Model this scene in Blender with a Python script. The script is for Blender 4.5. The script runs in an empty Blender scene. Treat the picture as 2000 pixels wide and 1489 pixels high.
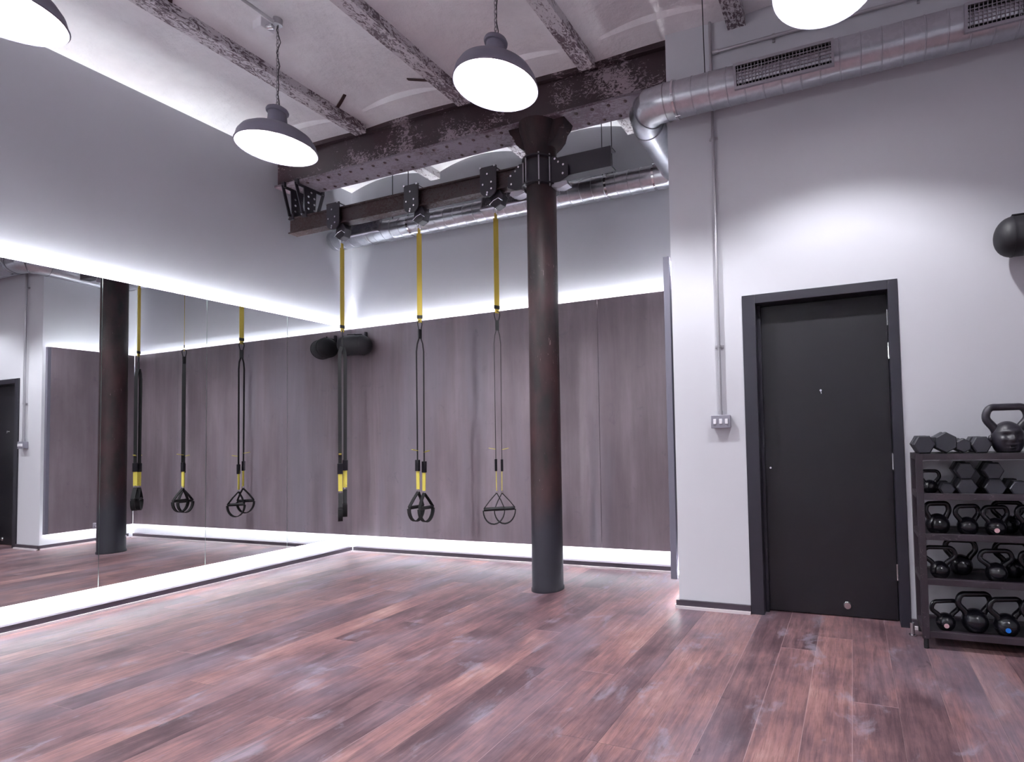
import bpy, math, random
from mathutils import Vector, Matrix
PI = math.pi
random.seed(7)
C = bpy.context.scene.collection

# ------------------------------------------------------------------ mesh builder
class MB:
    def __init__(s): s.v = []; s.f = []
    def add(s, vs, fs):
        o = len(s.v); s.v += [Vector(p) for p in vs]; s.f += [tuple(i + o for i in f) for f in fs]; return s
    def box(s, x0, x1, y0, y1, z0, z1):
        return s.add([(x0,y0,z0),(x1,y0,z0),(x1,y1,z0),(x0,y1,z0),(x0,y0,z1),(x1,y0,z1),(x1,y1,z1),(x0,y1,z1)],
                     [(0,3,2,1),(4,5,6,7),(0,1,5,4),(1,2,6,5),(2,3,7,6),(3,0,4,7)])
    def frame(s, d):
        d = Vector(d).normalized(); u = Vector((0,0,1)) if abs(d.z) < .9 else Vector((1,0,0))
        a = d.cross(u).normalized(); return a, a.cross(d).normalized()
    def cyl(s, p0, p1, r, seg=16, r1=None):
        p0, p1 = Vector(p0), Vector(p1); a, b = s.frame(p1 - p0); r1 = r if r1 is None else r1
        vs = []
        for p, q in ((p0, r), (p1, r1)):
            for i in range(seg):
                t = 2*PI*i/seg; vs.append(p + a*math.cos(t)*q + b*math.sin(t)*q)
        fs = [(i, (i+1) % seg, seg+(i+1) % seg, seg+i) for i in range(seg)]
        fs += [tuple(range(seg-1, -1, -1)), tuple(range(seg, 2*seg))]
        return s.add(vs, fs)
    def tube(s, pts, r, seg=10, closed=False, flat=None):
        pts = [Vector(p) for p in pts]; n = len(pts); vs = []; prev = None
        for i, p in enumerate(pts):
            if closed: d = pts[(i+1) % n] - pts[i-1]
            else: d = pts[min(i+1, n-1)] - pts[max(i-1, 0)]
            d.normalize()
            if prev is None: a, b = s.frame(d)
            else:
                a = prev - d*prev.dot(d)
                a = a.normalized() if a.length > 1e-6 else s.frame(d)[0]
                b = a.cross(d).normalized()
            prev = a
            rr = r[i] if isinstance(r, (list, tuple)) else r
            for k in range(seg):
                t = 2*PI*k/seg
                vs.append(p + a*math.cos(t)*rr + b*math.sin(t)*rr)
        fs = []
        m = n if closed else n-1
        for i in range(m):
            j = (i+1) % n
            for k in range(seg):
                fs.append((i*seg+k, i*seg+(k+1) % seg, j*seg+(k+1) % seg, j*seg+k))
        if not closed: fs += [tuple(range(seg-1, -1, -1)), tuple(range((n-1)*seg, n*seg))]
        return s.add(vs, fs)
    def strap(s, pts, w, th, wdir):
        # flat webbing along pts; w across wdir, th thick
        pts = [Vector(p) for p in pts]; wd = Vector(wdir).normalized(); n = len(pts); vs = []
        for i, p in enumerate(pts):
            d = (pts[min(i+1, n-1)] - pts[max(i-1, 0)]).normalized()
            nn = d.cross(wd).normalized()
            ww = wd
            for (a, b) in ((-1,-1),(1,-1),(1,1),(-1,1)): vs.append(p + ww*(a*w/2) + nn*(b*th/2))
        fs = [(3,2,1,0), tuple((n-1)*4+k for k in range(4))]
        for i in range(n-1):
            for k in range(4): fs.append((i*4+k, i*4+(k+1) % 4, (i+1)*4+(k+1) % 4, (i+1)*4+k))
        return s.add(vs, fs)
    def lathe(s, prof, seg=32, c=(0,0,0), axis='z', cap=True):
        vs = []; n = len(prof); c = Vector(c)
        for (r, h) in prof:
            for k in range(seg):
                t = 2*PI*k/seg; a, b = r*math.cos(t), r*math.sin(t)
                vs.append(c + (Vector((a,b,h)) if axis == 'z' else Vector((h,a,b)) if axis == 'x' else Vector((b,h,a))))
        fs = []
        for i in range(n-1):
            for k in range(seg): fs.append((i*seg+k, i*seg+(k+1) % seg, (i+1)*seg+(k+1) % seg, (i+1)*seg+k))
        if cap: fs += [tuple(range(seg-1, -1, -1)), tuple(range((n-1)*seg, n*seg))]
        return s.add(vs, fs)
    def prism(s, poly, fn, d0, d1):
        # poly of 2D points, fn(u,v,d)->3D
        n = len(poly)
        vs = [fn(u, v, d0) for u, v in poly] + [fn(u, v, d1) for u, v in poly]
        fs = [tuple(range(n-1, -1, -1)), tuple(range(n, 2*n))] + [(i, (i+1) % n, n+(i+1) % n, n+i) for i in range(n)]
        return s.add(vs, fs)
    def sphere(s, c, r, seg=20, rings=12, sz=1.0):
        prof = [(max(1e-4, r*math.sin(PI*i/rings)), -r*sz*math.cos(PI*i/rings)) for i in range(rings+1)]
        return s.lathe(prof, seg, c)
    def mesh(s, name, smooth=35):
        me = bpy.data.meshes.new(name); me.from_pydata([tuple(v) for v in s.v], [], s.f)
        import bmesh
        bm = bmesh.new(); bm.from_mesh(me); bmesh.ops.recalc_face_normals(bm, faces=bm.faces); bm.to_mesh(me); bm.free()
        if smooth:
            me.polygons.foreach_set('use_smooth', [True]*len(me.polygons)); me.set_sharp_from_angle(angle=math.radians(smooth))
        return me

def part(name, mb, mat, parent=None, loc=(0,0,0), bevel=0, smooth=35, label=None, kind=None):
    o = bpy.data.objects.new(name, mb.mesh(name, smooth)); C.objects.link(o)
    o.data.materials.append(mat); o.location = loc
    if parent is not None: o.parent = parent
    if bevel:
        b = o.modifiers.new('bevel', 'BEVEL'); b.width = bevel; b.segments = 2; b.limit_method = 'ANGLE'
    if label: o['label'] = label
    if kind: o['kind'] = kind
    return o
def tag(o, label, cat, group=None):
    o['label'] = label; o['category'] = cat
    if group: o['group'] = group
    return o
def thing(name, label, cat, loc=(0,0,0), rot=(0,0,0), group=None):
    o = bpy.data.objects.new(name, None); C.objects.link(o); o.empty_display_size = .1
    o.location = loc; o.rotation_euler = rot; return tag(o, label, cat, group)
def solo(name, mb, mat, label, cat, group=None, **k):
    xs = [v.x for v in mb.v]; ys = [v.y for v in mb.v]; zs = [v.z for v in mb.v]
    c = Vector(((min(xs)+max(xs))/2, (min(ys)+max(ys))/2, min(zs)))
    mb.v = [v-c for v in mb.v]
    return tag(part(name, mb, mat, None, c, **k), label, cat, group)
def struct(name, mb, mat, parent=None, **k):
    o = part(name, mb, mat, parent, **k)
    if parent is None: o['kind'] = 'structure'
    return o
def dup(root, loc, rot=None, label=None):
    r = root.copy(); C.objects.link(r); r.location = loc
    if rot: r.rotation_euler = rot
    if label: r['label'] = label
    for ch in list(root.children):
        c = ch.copy(); C.objects.link(c); c.parent = r
        for g in ch.children:
            d = g.copy(); C.objects.link(d); d.parent = c
    return r

# ------------------------------------------------------------------ materials
class NT:
    def __init__(s, name):
        s.m = bpy.data.materials.new(name); s.m.use_nodes = True; s.t = s.m.node_tree; s.n = s.t.nodes
        s.b = s.n['Principled BSDF']; s.out = s.n['Material Output']
    def node(s, typ, ins=None, **kw):
        x = s.n.new(typ)
        for k, v in kw.items(): setattr(x, k, v)
        for k, v in (ins or {}).items(): s.set(x.inputs[k], v)
        return x
    def set(s, sock, v):
        if hasattr(v, 'is_output') or isinstance(v, bpy.types.NodeSocket): s.t.links.new(v, sock)
        else: sock.default_value = v
    def m_(s, op, a, b=0.0, c=0.0, clamp=False):
        x = s.node('ShaderNodeMath', {0: a, 1: b, 2: c}, operation=op); x.use_clamp = clamp; return x.outputs[0]
    def pos(s): return s.node('ShaderNodeTexCoord').outputs['Object']
    def gpos(s): return s.node('ShaderNodeNewGeometry').outputs['Position']
    def scale(s, v, sc):
        x = s.node('ShaderNodeMapping', {'Vector': v}); x.inputs['Scale'].default_value = sc; return x.outputs[0]
    def noise(s, v, scale, detail=4, rough=.55, dist=0, out=0):
        return s.node('ShaderNodeTexNoise', {'Vector': v, 'Scale': scale, 'Detail': detail, 'Roughness': rough, 'Distortion': dist}).outputs[out]
    def ramp(s, f, stops, interp='LINEAR'):
        x = s.node('ShaderNodeValToRGB', {'Fac': f}); r = x.color_ramp; r.interpolation = interp
        while len(r.elements) < len(stops): r.elements.new(.5)
        for e, (p, c) in zip(r.elements, stops):
            e.position = p; e.color = (c, c, c, 1) if isinstance(c, (int, float)) else (*c, 1)
        return x.outputs[0]
    def mix(s, f, a, b, blend='MIX'):
        x = s.node('ShaderNodeMix', data_type='RGBA', blend_type=blend)
        def w(c): return c if isinstance(c, bpy.types.NodeSocket) else (*c, 1)
        s.set(x.inputs[0], f); s.set(x.inputs[6], w(a)); s.set(x.inputs[7], w(b)); return x.outputs[2]
    def bump(s, h, strength=.3, dist=.01):
        x = s.node('ShaderNodeBump', {'Height': h, 'Strength': strength, 'Distance': dist}); s.set(s.b.inputs['Normal'], x.outputs[0])
    def P(s, **k):
        for kk, v in k.items():
            kk = kk.replace('_', ' ')
            if isinstance(v, tuple) and len(v) == 3: v = (*v, 1)
            s.set(s.b.inputs[kk], v)
        return s
def sr(r, g, b):   # sRGB 0-255 to linear
    f = lambda c: (c/255/12.92) if c <= 10 else ((c/255+.055)/1.055)**2.4
    return (f(r), f(g), f(b))
def simple(name, col, rough=.5, metal=0, noise=.0, nscale=20, spec=.5):
    t = NT(name)
    if noise:
        f = t.noise(t.pos(), nscale, 5)
        c2 = tuple(min(1, c*(1+noise)) for c in col); c1 = tuple(c*(1-noise) for c in col)
        t.P(Base_Color=t.mix(t.ramp(f, [(.3, 0), (.7, 1)]), c1, c2)); t.bump(f, .15, .002)
    else: t.P(Base_Color=col)
    t.P(Roughness=rough, Metallic=metal); t.b.inputs['Specular IOR Level'].default_value = spec
    return t.m
def emis(name, col, st):
    t = NT(name); e = t.node('ShaderNodeEmission', {'Color': (*col, 1), 'Strength': st})
    t.t.links.new(e.outputs[0], t.out.inputs[0]); return t.m

WALLC = (.60, .60, .645)
def wall_mat(name='white_wall_paint', WALLC=WALLC):
    t = NT(name); g = t.gpos()
    f = t.noise(g, 1.3, 3); f2 = t.noise(g, 60, 3)
    t.P(Base_Color=t.mix(f, tuple(c*.96 for c in WALLC), tuple(min(1, c*1.03) for c in WALLC)), Roughness=.75); t.bump(f2, .06, .002)
    return t.m
M_wall = wall_mat(); M_wallg = wall_mat('grey_wall_paint', (.44, .44, .485))

def ceiling_mat():
    t = NT('whitewashed_vault'); g = t.gpos()
    sep = t.node('ShaderNodeSeparateXYZ', {0: g})
    f = t.noise(g, 2.2, 6, .65); f2 = t.noise(g, 14, 5, .6); f3 = t.noise(t.scale(g, (3, 1, 1)), 9, 6, .7, .6)
    base = t.mix(t.ramp(f, [(.35, 0), (.65, 1)]), sr(232, 231, 235), sr(247, 247, 250))
    warm = t.ramp(t.noise(t.scale(g, (1, .6, 1)), .9, 3), [(.45, 0), (.75, 1)])
    base = t.mix(t.m_('MULTIPLY', warm, .6), base, sr(226, 212, 216))
    specks = t.ramp(f3, [(.70, 0), (.76, 1)])
    base = t.mix(specks, base, sr(120, 105, 108))
    t.P(Base_Color=base, Roughness=.85); t.bump(t.m_('ADD', f, f2), .5, .02); return t.m
M_ceil = ceiling_mat()

def peel_mat(name, axis, dark, light, amt=.5, vary=.55):
    # paint flaking off old iron: short curls of pale paint over dark metal
    t = NT(name); g = t.gpos()
    sc = (1.0, .55, 1.0) if axis == 'y' else (.6, 1, 1)
    big = t.noise(g, 2.3, 3, .5)
    fl = t.noise(t.scale(g, sc), 34, 6, .72, 1.6)
    th = t.m_('ADD', fl, t.m_('MULTIPLY', t.m_('SUBTRACT', big, .5), vary))
    k = t.ramp(th, [(amt-.03, 0), (amt+.03, 1)])
    red = t.mix(t.noise(g, 6, 3), dark, tuple(c*f for c, f in zip(dark, (1.5, 1.08, 1.06))))
    t.P(Base_Color=t.mix(k, red, light), Roughness=t.m_('ADD', .45, t.m_('MULTIPLY', k, .35)), Metallic=0.0)
    t.bump(k, .5, .004); return t.m
M_joist = peel_mat('flaking_joist_paint', 'y', sr(92, 84, 94), sr(214, 209, 214), .455)
M_beam = peel_mat('flaking_beam_web', 'x', sr(44, 32, 38), sr(150, 134, 142), .63, 1.1)
M_flange = peel_mat('flaking_beam_flange', 'x', sr(78, 66, 76), sr(124, 113, 123), .50)

def column_mat():
    t = NT('dark_iron_paint'); g = t.gpos()
    f = t.noise(t.scale(g, (1, 1, .35)), 9, 4); w = t.noise(t.scale(g, (1, 1, .3)), 55, 5, .7, .5); big = t.noise(g, 2.5, 2)
    base = t.mix(t.ramp(f, [(.35, 0), (.7, 1)]), sr(25, 17, 20), sr(54, 31, 34))
    fl = t.ramp(t.m_('ADD', w, t.m_('MULTIPLY', t.m_('SUBTRACT', big, .5), .35)), [(.66, 0), (.72, 1)])
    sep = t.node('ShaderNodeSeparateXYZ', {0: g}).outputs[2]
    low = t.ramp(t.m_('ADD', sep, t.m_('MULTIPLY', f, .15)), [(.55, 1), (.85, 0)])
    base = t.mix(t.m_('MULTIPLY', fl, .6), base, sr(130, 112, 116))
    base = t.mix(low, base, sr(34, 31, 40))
    t.b.inputs['Specular IOR Level'].default_value = .3; t.P(Base_Color=base, Roughness=.5); t.bump(w, .3, .003); return t.m
M_col = column_mat()

def floor_mat():
    t = NT('reclaimed_oak_floor'); g = t.gpos(); sep = t.node('ShaderNodeSeparateXYZ', {0: g}); x, y = sep.outputs[0], sep.outputs[1]
    W = .187; L = 1.9
    px = t.m_('DIVIDE', t.m_('ADD', x, 20.0+.045), W); ix = t.m_('FLOOR', px); fx = t.m_('FRACT', px)
    r1 = t.node('ShaderNodeTexWhiteNoise', {'W': ix}, noise_dimensions='1D').outputs[0]
    py = t.m_('ADD', t.m_('DIVIDE', t.m_('ADD', y, 40.0), L), t.m_('MULTIPLY', r1, 5.0)); iy = t.m_('FLOOR', py); fy = t.m_('FRACT', py)
    idv = t.node('ShaderNodeCombineXYZ', {0: ix, 1: iy}).outputs[0]
    wn = t.node('ShaderNodeTexWhiteNoise', {'Vector': idv}, noise_dimensions='3D'); rid = wn.outputs[0]; rc = wn.outputs[1]
    off = t.node('ShaderNodeVectorMath', {0: g, 1: t.node('ShaderNodeVectorMath', {0: rc, 'Scale': 7.0}, operation='SCALE').outputs[0]}, operation='ADD').outputs[0]
    st = t.scale(off, (1, .09, 1))
    grain = t.noise(st, 30, 10, .72, .7); fine = t.noise(t.scale(off, (1, .06, 1)), 170, 5, .65)
    rings = t.node('ShaderNodeTexWave', {'Vector': t.scale(off, (1, .13, 1)), 'Scale': 6.0, 'Distortion': 14.0, 'Detail': 3.0, 'Detail Scale': 1.2, 'Detail Roughness': .6}, wave_type='BANDS', bands_direction='X').outputs[1]
    blot = t.noise(off, 3.0, 5, .6)
    tone = t.m_('ADD', t.m_('MULTIPLY', rid, .17), t.m_('ADD', t.m_('MULTIPLY', grain, .42), t.m_('MULTIPLY', blot, .48)))
    col = t.ramp(tone, [(.34, sr(58, 42, 48)), (.45, sr(88, 66, 72)), (.54, sr(116, 88, 92)), (.63, sr(146, 108, 106)), (.76, sr(176, 144, 138))])
    col = t.mix(t.m_('MULTIPLY', t.ramp(rings, [(.15, 1), (.5, 0)]), .16), col, sr(40, 26, 28))
    col = t.mix(t.m_('MULTIPLY', t.ramp(fine, [(.36, 1), (.5, 0)]), .32), col, sr(34, 22, 24))
    haze = t.ramp(t.noise(t.scale(g, (1, .5, 1)), 1.5, 5, .6), [(.50, 0), (.68, 1)])
    col = t.mix(t.m_('MULTIPLY', haze, .40), col, sr(132, 126, 142))
    sc = t.ramp(t.noise(t.scale(g, (1.3, .8, 1)), 4.5, 6, .68, .5), [(.57, 0), (.66, 1)])
    col = t.mix(t.m_('MULTIPLY', sc, .45), col, sr(150, 145, 160))
    kn = t.ramp(t.noise(t.scale(off, (1, .45, 1)), 7.0, 4, .6, .8), [(.70, 0), (.76, 1)])
    col = t.mix(t.m_('MULTIPLY', kn, .8), col, sr(36, 28, 32))
    def edge(f, w): return t.m_('MINIMUM', t.m_('DIVIDE', t.m_('MINIMUM', f, t.m_('SUBTRACT', 1.0, f)), w), 1.0)
    e = t.m_('MULTIPLY', edge(fx, .012), edge(fy, .0013))
    rg = t.node('ShaderNodeSeparateXYZ', {0: rc}).outputs[1]
    ec = t.mix(t.m_('GREATER_THAN', rg, .55), sr(30, 20, 23), sr(178, 152, 152))
    col = t.mix(t.m_('MULTIPLY', t.m_('SUBTRACT', 1.0, e), .6), col, ec)
    t.P(Base_Color=col, Roughness=t.m_('ADD', .36, t.m_('MULTIPLY', t.m_('ADD', grain, sc), .14)))
    t.b.inputs['Specular IOR Level'].default_value = .32
    h = t.m_('ADD', t.m_('MULTIPLY', e, 1.0), t.m_('ADD', t.m_('MULTIPLY', grain, .5), t.m_('MULTIPLY', rid, .15)))
    t.bump(h, .22, .004); return t.m
M_floor = floor_mat()

def panel_mat():
    t = NT('grey_brown_board'); g = t.gpos()
    v = t.scale(g, (1, 1, .10)); a = t.noise(v, 4.5, 6, .62, .4); b = t.noise(t.scale(g, (1, 1, .5)), 2.4, 5, .6); c = t.noise(t.scale(g, (1, 1, .04)), 26, 5, .6); k = t.noise(g, 7, 6, .7, 1)
    f = t.m_('ADD', t.m_('MULTIPLY', a, .5), t.m_('ADD', t.m_('MULTIPLY', b, .35), t.m_('MULTIPLY', c, .15)))
    col = t.ramp(f, [(.34, sr(101, 90, 97)), (.5, sr(119, 107, 114)), (.66, sr(137, 126, 134))])
    bb = t.noise(t.scale(g, (1, 1, .12)), 1.9, 4, .6)
    col = t.mix(t.m_('MULTIPLY', t.ramp(bb, [(.48, 0), (.62, 1)]), .45), col, sr(128, 124, 136))
    col = t.mix(t.m_('MULTIPLY', t.ramp(k, [(.6, 0), (.72, 1)]), .35), col, sr(80, 76, 92))
    t.P(Base_Color=col, Roughness=.55); t.bump(f, .1, .003); return t.m
M_panel = panel_mat()
M_edge = simple('panel_edge_aluminium', sr(104, 102, 116), .6)
def mirror_mat():
    t = NT('mirror_glass'); t.P(Base_Color=(.86, .88, .88), Metallic=1.0, Roughness=.0); return t.m
M_mirror = mirror_mat()
M_glassedge = simple('polished_glass_edge', sr(200, 215, 210), .15)
M_led_low = emis('floor_led_tape_light', (.95, .98, 1.0), 95.0)
M_led = emis('led_tape_light', (.93, .97, 1.0), 140.0)
M_bulb = emis('lamp_bulb_light', (.95, .96, 1.0), 1000.0); M_bulb2 = emis('dimmer_bulb_light', (.95, .96, 1.0), 720.0)
M_skirt = simple('dark_skirting', sr(62, 54, 64), .4)
M_bead = simple('pale_floor_bead', sr(205, 195, 200), .5)
M_door = simple('charcoal_door_paint', sr(20, 17, 24), .42, 0, .03, 12)
M_frame = simple('charcoal_frame_paint', sr(36, 34, 44), .4)
M_chrome = simple('chrome', (.75, .75, .77), .15, 1)
M_steel = simple('galvanised_conduit', (.52, .51, .54), .35, .9)
def duct_mat():
    t = NT('galvanised_duct'); g = t.gpos()
    v = t.node('ShaderNodeTexVoronoi', {'Vector': g, 'Scale': 38.0}); n = t.noise(g, 5, 3)
    t.P(Base_Color=t.mix(v.outputs[1], (.50, .51, .55), (.58, .59, .63)), Metallic=1.0, Roughness=t.m_('ADD', .26, t.m_('MULTIPLY', n, .12)))
    t.bump(n, .04, .02); return t.m
M_duct = duct_mat()
M_seam = simple('duct_seam_steel', (.35, .35, .38), .3, 1)
M_black = simple('black_powder_coat', sr(38, 34, 42), .38)
M_rail = peel_mat('brown_black_rail', 'x', sr(40, 29, 32), sr(56, 36, 36), .52)
M_void = simple('painted_duct_shade', (.004, .004, .005), .9)  # near-black colour standing in for shade behind the grilles
M_bolt = simple('bright_bolt', (.8, .8, .82), .25, 1)
M_shadeo = simple('grey_enamel', sr(120, 116, 132), .5)
M_shadei = simple('white_enamel', (.9, .9, .9), .4)
M_chain = simple('chain_steel', (.35, .34, .36), .35, 1)
M_cord = simple('dark_cord', sr(40, 36, 42), .6)
M_yel = simple('yellow_webbing', sr(172, 150, 56), .75, 0, .08, 300)
M_yel2 = simple('pale_yellow_webbing', sr(206, 192, 84), .75, 0, .06, 300)
M_web = simple('black_webbing', sr(13, 12, 16), .8, 0, .1, 300)
M_rub = simple('black_rubber', sr(20, 18, 24), .6)
M_carab = simple('black_carabiner', sr(36, 34, 40), .3, .6)
M_iron = simple('gloss_black_iron', sr(18, 17, 24), .22, 0, .1, 40)
M_face = simple('matt_black_iron', sr(38, 35, 44), .38, 0, .1, 40)
M_hex = simple('rubber_hex', sr(46, 46, 54), .5, 0, .06, 60)
M_rack = peel_mat('worn_rack_steel', 'x', sr(40, 36, 44), sr(96, 84, 92), .66)
M_rackp = simple('rack_shelf_steel', sr(36, 33, 38), .4, .3)
M_pink = simple('pink_sticker', sr(235, 190, 196), .5)
M_blue = simple('blue_sticker', sr(30, 120, 220), .5)
M_spk = simple('black_speaker_shell', sr(20, 18, 25), .6)
M_grille = simple('grille_steel', (.42, .40, .44), .4, .8)
M_swb = simple('grey_metal_switch_box', sr(150, 148, 160), .35, .4)
M_white = simple('white_plastic', sr(232, 230, 236), .4)
M_alum = simple('clear_bracket', sr(180, 176, 186), .25, .5)
M_rust = peel_mat('rusty_strap', 'x', sr(50, 32, 34), sr(110, 86, 90), .62)

# ------------------------------------------------------------------ dimensions (m)
H, HB = 2.475, .184       # panel top / bottom
WX = -.05                 # left wall surface
BY = .05                  # back wall surface
JX, DY = 4.07, -.85       # jog edge x, door wall y
YN = -6.0; XR = 7.9       # rear wall and right wall
TOP = 4.35

# ------------------------------------------------------------------ setting
struct('floor', MB().box(-.3, XR+.2, YN-.2, .3, -.1, 0), M_floor, smooth=0)
struct('wall_left', MB().box(WX-.2, WX, YN-.2, .25, 0, TOP), M_wallg, smooth=0)
struct('wall_back', MB().box(WX, JX+.2, BY, BY+.2, 0, TOP), M_wallg, smooth=0)
struct('wall_alcove', MB().box(JX, JX+.15, DY+.25, BY, 0, TOP), M_wall, smooth=0)
DX0, DX1, DH = 4.57, 5.535, 2.12
wr = MB(); wr.box(JX, DX0+.03, DY, DY+.25, 0, TOP); wr.box(DX1-.03, XR, DY, DY+.25, 0, TOP); wr.box(DX0+.03, DX1-.03, DY, DY+.25, DH-.03, TOP)
struct('wall_right', wr, M_wall, smooth=0)
struct('wall_side', MB().box(XR, XR+.2, YN, DY+.25, 0, TOP), M_wall, smooth=0)
struct('wall_rear', MB().box(WX, XR, YN-.2, YN, 0, TOP), M_wall, smooth=0)

# vaulted ceiling between joists
JS = [1.15 + 1.147*i for i in range(7)]
def bayz(x):
    edges = [-.25] + JS + [JS[-1]+1.147]
    for a, b in zip(edges[:-1], edges[1:]):
        if a <= x <= b:
            if a < 0: a = -.10
            u = (x - a)/(b - a)*2-1; return 1-u*u
    return 0
def ceilz(x, y):
    s = 4.038; cr = .105
    k = 1.0
    if y < -.72:
        t = min(1, max(0, (-.98 - y)/.015)); k = t + (1-t)*(.28 if y < -.9 else .18)
        base = s + cr*bayz(x)*k
        if y > -.98: base = s + .02 + cr*bayz(x)*.45*min(1, (-.72-y)/.26) 
        return base
    if y < -.5: return 4.06
    return s + cr*bayz(x)
cm = MB(); xs = [WX-.1 + (XR+.2-WX)*i/330 for i in range(331)]
ys = [.15, .0, -.2, -.4, -.499, -.501, -.6, -.719, -.721, -.78, -.85, -.92, -.979, -.996, -1.05] + [-1.3-.35*i for i in range(16)]
nx = len(xs); vs = [(x, y, ceilz(x, y)) for y in ys for x in xs] + [(x, y, 4.45) for y in ys for x in xs]
N = nx*len(ys); fs = []
for j in range(len(ys)-1):
    for i in range(nx-1):
        a = j*nx+i; fs.append((a, a+1, a+nx+1, a+nx)); fs.append((N+a, N+a+nx, N+a+nx+1, N+a+1))
for i in range(nx-1):
    fs.append((i, N+i, N+i+1, i+1)); a = (len(ys)-1)*nx+i; fs.append((a, a+1, N+a+1, N+a))
for j in range(len(ys)-1):
    a = j*nx; fs.append((a, a+nx, N+a+nx, N+a)); a += nx-1; fs.append((a, N+a, N+a+nx, a+nx))
cm.add(vs, fs); struct('ceiling', cm, M_ceil, smooth=20)
for i, x in enumerate(JS[:4]):
    m = MB(); m.box(x-.062, x+.062, YN, -.86, 3.985, 4.06)
    if x < JX-.1: m.box(x-.062, x+.062, -.56, BY, 3.985, 4.06)
    if i == 3: m = MB(); m.box(x-.062, x+.062, YN, DY, 3.985, 4.06)
    w = ['nearest the mirrored wall', 'second from the mirrored wall', 'third from the mirrored wall', 'above the door'][i]
    solo('ceiling_joist', m, M_joist, 'iron joist with flaking white paint in the vaulted ceiling, ' + w, 'joist', 'flaking joists of the vaulted ceiling', smooth=0)

# skirting and bead
def skirt(name, segs):
    m = MB(); b = MB()
    for (x0, x1, y0, y1, nx_, ny_) in segs:
        m.box(x0, x1, y0, y1, 0, .055)
        b.box(min(x0, x0+nx_*.015), max(x1, x1+nx_*.015), min(y0, y0+ny_*.015), max(y1, y1+ny_*.015), 0, .018)
    o = struct(name, m, M_skirt, smooth=0); part('floor_bead', b, M_bead, o, smooth=0); return o
skirt('baseboard_left', [(WX, .0, YN, .0, 1, 0)])
skirt('baseboard_back', [(0.016, 4.0, .0, BY, 0, -1)])
skirt('baseboard_alcove', [(4.052, JX, DY, -.016, -1, 0)])
skirt('baseboard_right', [(4.052, DX0, DY-.018, DY, 0, -1), (DX1, XR, DY-.018, DY, 0, -1)])

# ------------------------------------------------------------------ mirrors, wall panels, LED tapes
ms = [0, -.713, -1.406, -2.085, -2.78, -3.475, -4.17]
places = ['in the corner, reflecting the rightmost grey boards', 'second from the corner, reflecting the loose handles', 'third from the corner, reflecting the iron column', 'leftmost in view, reflecting the door', 'fifth from the corner', 'sixth from the corner']
for i in range(6):
    y1, y0 = ms[i]-.0015, ms[i+1]+.0015
    if i == 0: y1 = -.0006
    t = thing('wall_mirror', 'tall frameless wall mirror ' + places[i], 'mirror', (0, (y0+y1)/2, HB), group='frameless mirrors on the left wall')
    h = (y1-y0)/2
    part('mirror_glass', MB().box(-.006, 0, -h, h, 0, H-HB), M_mirror, t, smooth=0)
    part('backing_board', MB().box(-.022, -.0062, -h, h, .0, H-HB), M_glassedge, t, smooth=0)
px = [.004, .63, 1.837, 3.055, 3.99]
pl = ['beside the mirror corner', 'behind the hanging straps', 'behind the iron column', 'beside the jog by the door']
for (a, b, w) in ((-.021, 3.055, 'between the mirror corner and the iron column'), (3.059, 3.992, 'right of the iron column')):
    solo('wall_board', MB().box(a, b-.0, 0, .022, HB, H), M_panel, 'tall grey brown wall board ' + w, 'wall panel', 'grey brown boards on the back wall', smooth=0)
sp = solo('wall_board', MB().box(3.997, 4.025, -.80, -.002, HB, H), M_panel, 'narrow grey brown board on the alcove side wall, seen in the mirror', 'wall panel', smooth=0)
solo('edge_profile', MB().box(4.004, 4.05, -.83, -.80, HB, H), M_edge, 'tall pale grey edge strip closing the board beside the white wall corner', 'trim strip', smooth=0, bevel=.002)
sz = .008
def led(x0, x1, y0, y1, z0, z1, where):
    solo('led_strip', MB().box(x0, x1, y0, y1, z0, z1), M_led if z0 > 1 else M_led_low, 'glowing white LED tape hidden ' + where, 'light strip', 'LED tapes behind the mirrors and boards', smooth=0)
led(-.032, -.0221, -4.15, -.02, H-.035, H-.027, 'behind the top edge of the mirrors')
led(-.032, -.0221, -4.15, -.02, HB+.02, HB+.028, 'behind the bottom edge of the mirrors')
led(.02, 3.97, .0221, .032, H-.035, H-.027, 'behind the top edge of the back boards')
led(.02, 3.97, .0221, .032, HB+.02, HB+.028, 'behind the bottom edge of the back boards')
led(4.0252, 4.035, -.79, -.02, H-.035, H-.027, 'behind the top edge of the alcove side board')
led(4.0252, 4.035, -.79, -.02, HB+.02, HB+.028, 'behind the bottom edge of the alcove side board')
led(.1, 2.4, YN, YN+.01, H-.035, H-.027, 'along the rear wall, added out of view as fill light')  # unseen tape added as fill to brighten the ceiling
t = thing('wall_bracket', 'small clear bracket at the foot of the alcove side wall, seen in the mirror', 'bracket', (3.99, -.37, 0))
part('back_plate', MB().box(-.002, .006, -.035, .035, .18, .26), M_alum, t, bevel=.003)
part('socket', MB().cyl((0, 0, .21), (-.03, 0, .21), .022, 16), M_alum, t)
part('stem', MB().cyl((-.018, 0, .0), (-.018, 0, .2), .008, 10), M_alum, t)

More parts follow.
